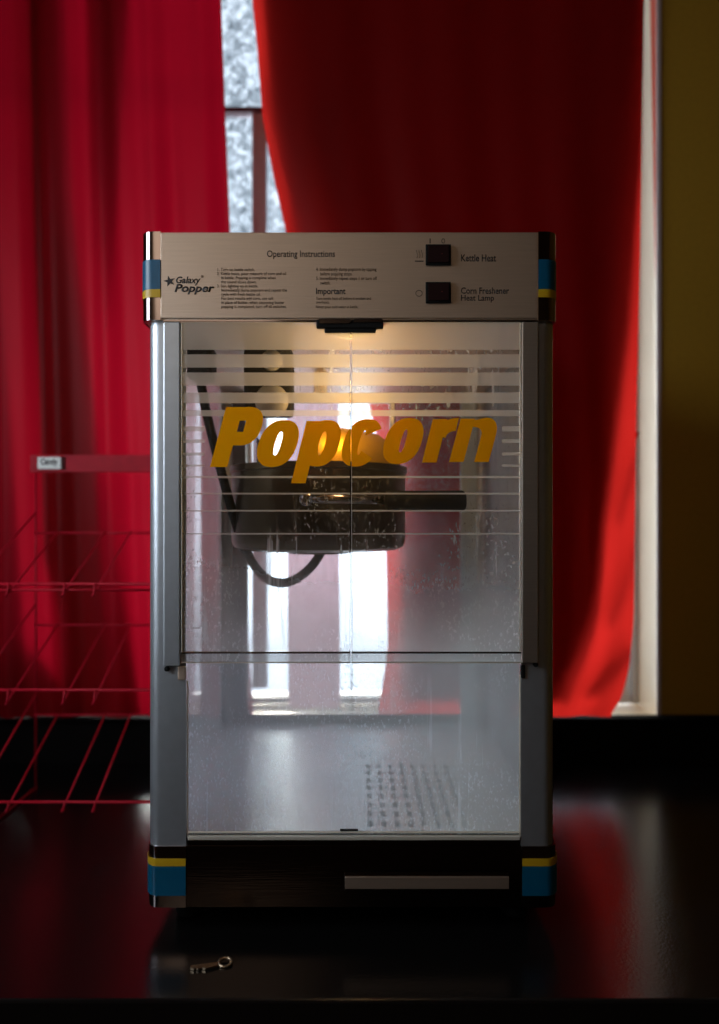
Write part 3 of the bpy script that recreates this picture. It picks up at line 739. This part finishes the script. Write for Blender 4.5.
# heater cable
cb = [(192, 330, .93), (197, 360, .93), (206, 410, .93), (217, 455, .93), (229, 500, .94), (240, 535, .95), (252, 562, .955), (266, 578, .96), (281, 583, .96), (296, 579, .965), (310, 568, .97), (320, 554, .975), (322, 545, .98)]
pts = [Wp(*c_) for c_ in cb]
def smooth_path(pts, k=6):
    res = []
    for i in range(len(pts)-1):
        p0, p1, p2, p3 = pts[max(0, i-1)], pts[i], pts[i+1], pts[min(len(pts)-1, i+2)]
        for s in range(k):
            t = s/k
            res.append(.5*((2*p1)+(p2-p0)*t+(2*p0-5*p1+4*p2-p3)*t*t+(3*p1-p0-3*p2+p3)*t**3))
    return res+[pts[-1]]
MB().tube(smooth_path(pts), .0065, 12).build('heater_cable', M['rubber'], pm, 'thick dark heater cable looping under the kettle')
# heat lamp: a shallow bulb recessed in a steel collar under the hood
lx, ly = X(352, .815), .818-D
lp = MB().lathe([(.020, zh0-.003), (.020, zh0-.0045), (.023, zh0-.0045), (.023, zh0-.003)], (lx, ly, 0), 32).build('lamp_socket', M['steel'], pm)
MB().lathe([(.017, zh0-.0031), (.017, zh0-.0040), (.012, zh0-.0052), (.005, zh0-.0056), (.001, zh0-.0058)], (lx, ly, 0), 24).build('lamp_bulb', M['bulb'], lp, 'glowing warm bulb', smooth=60)
bl = bpy.data.lights.new('heat_lamp_light', 'POINT'); bl.energy = .55; bl.color = (1, .62, .25); bl.shadow_soft_size = .02
bo = bpy.data.objects.new('heat_lamp_light', bl); C.objects.link(bo); bo.location = (lx, ly+.04, zh0-.07)

# ------------------------------------------------------------------ red wire rack
RF, RB = 1.0, 1.19
rk = thing('wire_rack', 'red wire candy rack with sloping shelves, left of the popcorn machine', 'rack', (X(40, 1.1), 1.1-D, TZ))
xrk0, xrk1 = X(31, RB), -.285
xa0 = -.565
hb_ = MB().box(xrk0, xrk1, RB-D-.004, RB-D, Z(472.5, RB), Z(455, RB), .0008).build('header_strip', M['rack'], rk, 'flat red header strip')
wr = .0017
for x_ in (-.563, xrk1-.012):
    MB().tube([(x_, RB-D+.003, TZ+.002), (x_, RB-D+.003, Z(457, RB))], .0022, 8).tube([(x_, RB-D+.003, TZ+.003), (x_, RF-D, TZ+.003), (x_, RF-D, Z(803, RF))], .0022, 8).build('upright', M['rack'], rk)
shelves = [(533, 596, 584), (625, 704, 690), (715, 811, 802)]
for k, (yb, yf, yr) in enumerate(shelves):
    zb_, zf_ = Z(yb, RB), Z(yf, RF)
    sh = MB()
    sh.tube([(xrk0+.006, RB-D, zb_), (xrk1, RB-D, zb_)], wr*1.1, 8)
    zr_ = Z(yr, RF)
    sh.tube([(xrk0+.006, RF-D, zr_), (xrk1, RF-D, zr_), (xrk1, RF-D-.001, zr_-.012)], wr*1.3, 8)
    if k == 0: sh.tube([(xrk0+.006, RF-D, Z(590, RF)), (xrk1, RF-D, Z(590, RF))], wr, 8)
    for x_ in (-.563, xrk1-.012):
        sh.tube([(x_, RB-D+.002, zb_+.035), (x_, RF-D, zr_)], wr, 8)
    o = sh.build('shelf_frame', M['rack'], rk)
    for pxf in (6.5, 62.5, 93):
        xf = X(pxf, RF); s2 = MB()
        s2.tube([(xf-.008, RB-D, zb_+.002), (xf, RF-D-.003, zf_), (xf+.003, RF-D-.005, zf_+.002), (xf+.005, RF-D-.004, zr_+.001)], wr, 8)
        s2.build('divider_wire', M['rack'], rk)
# side posts at the front joining the shelves
MB().tube([(xrk1, RF-D+.004, TZ+.003), (xrk1, RF-D+.004, Z(584, RF))], .0018, 8).build('front_post', M['rack'], rk)
tg = MB().box(X(37.5, RB-.008), X(60.5, RB-.008), RB-D-.008, RB-D-.0065, Z(469, RB-.008), Z(457, RB-.008), .0004)
tg = tg.build('price_label', M['card'], rk, 'white candy label in the header')
link('lettering', text_mesh('Candy', (40.5, 458.5, 57.5, 466.3), RB-.0081, .0002, .02), M['ink'], tg)
MB().box(X(60, RB-.005), X(65, RB-.005), RB-D-.0065, RB-D-.004, Z(469.5, RB-.005), Z(457, RB-.005), .0004).build('label_holder', M['lining_thick'], rk)

# ------------------------------------------------------------------ key lying on the table
kd = .718
kk = MB(); z0 = TZ+.0005
y_ = kd-D
kc = Vector((X(224, kd), y_+.006, z0+.0012))
ring = [(kc.x+.0065*math.cos(t*.39), kc.y+.0055*math.sin(t*.39), kc.z+.0012*math.sin(t*.39)+.0005) for t in range(16)]
kk.tube(ring, .0017, 8, True)
bl_ = [(X(191, kd), y_-.003), (X(191, kd)+.004, y_-.0052), (X(191, kd)+.006, y_-.0035), (X(191, kd)+.009, y_-.0055), (X(191, kd)+.012, y_-.0030), (X(191, kd)+.016, y_-.0045), (kc.x-.006, y_+.001), (kc.x-.006, y_+.006), (X(191, kd), y_+.0005)]
kk.prism(bl_, z0, z0+.0022)
o = kk.build('key', M['key']); o['label'] = 'small worn metal key lying on the black table in front of the machine'; o['category'] = 'key'
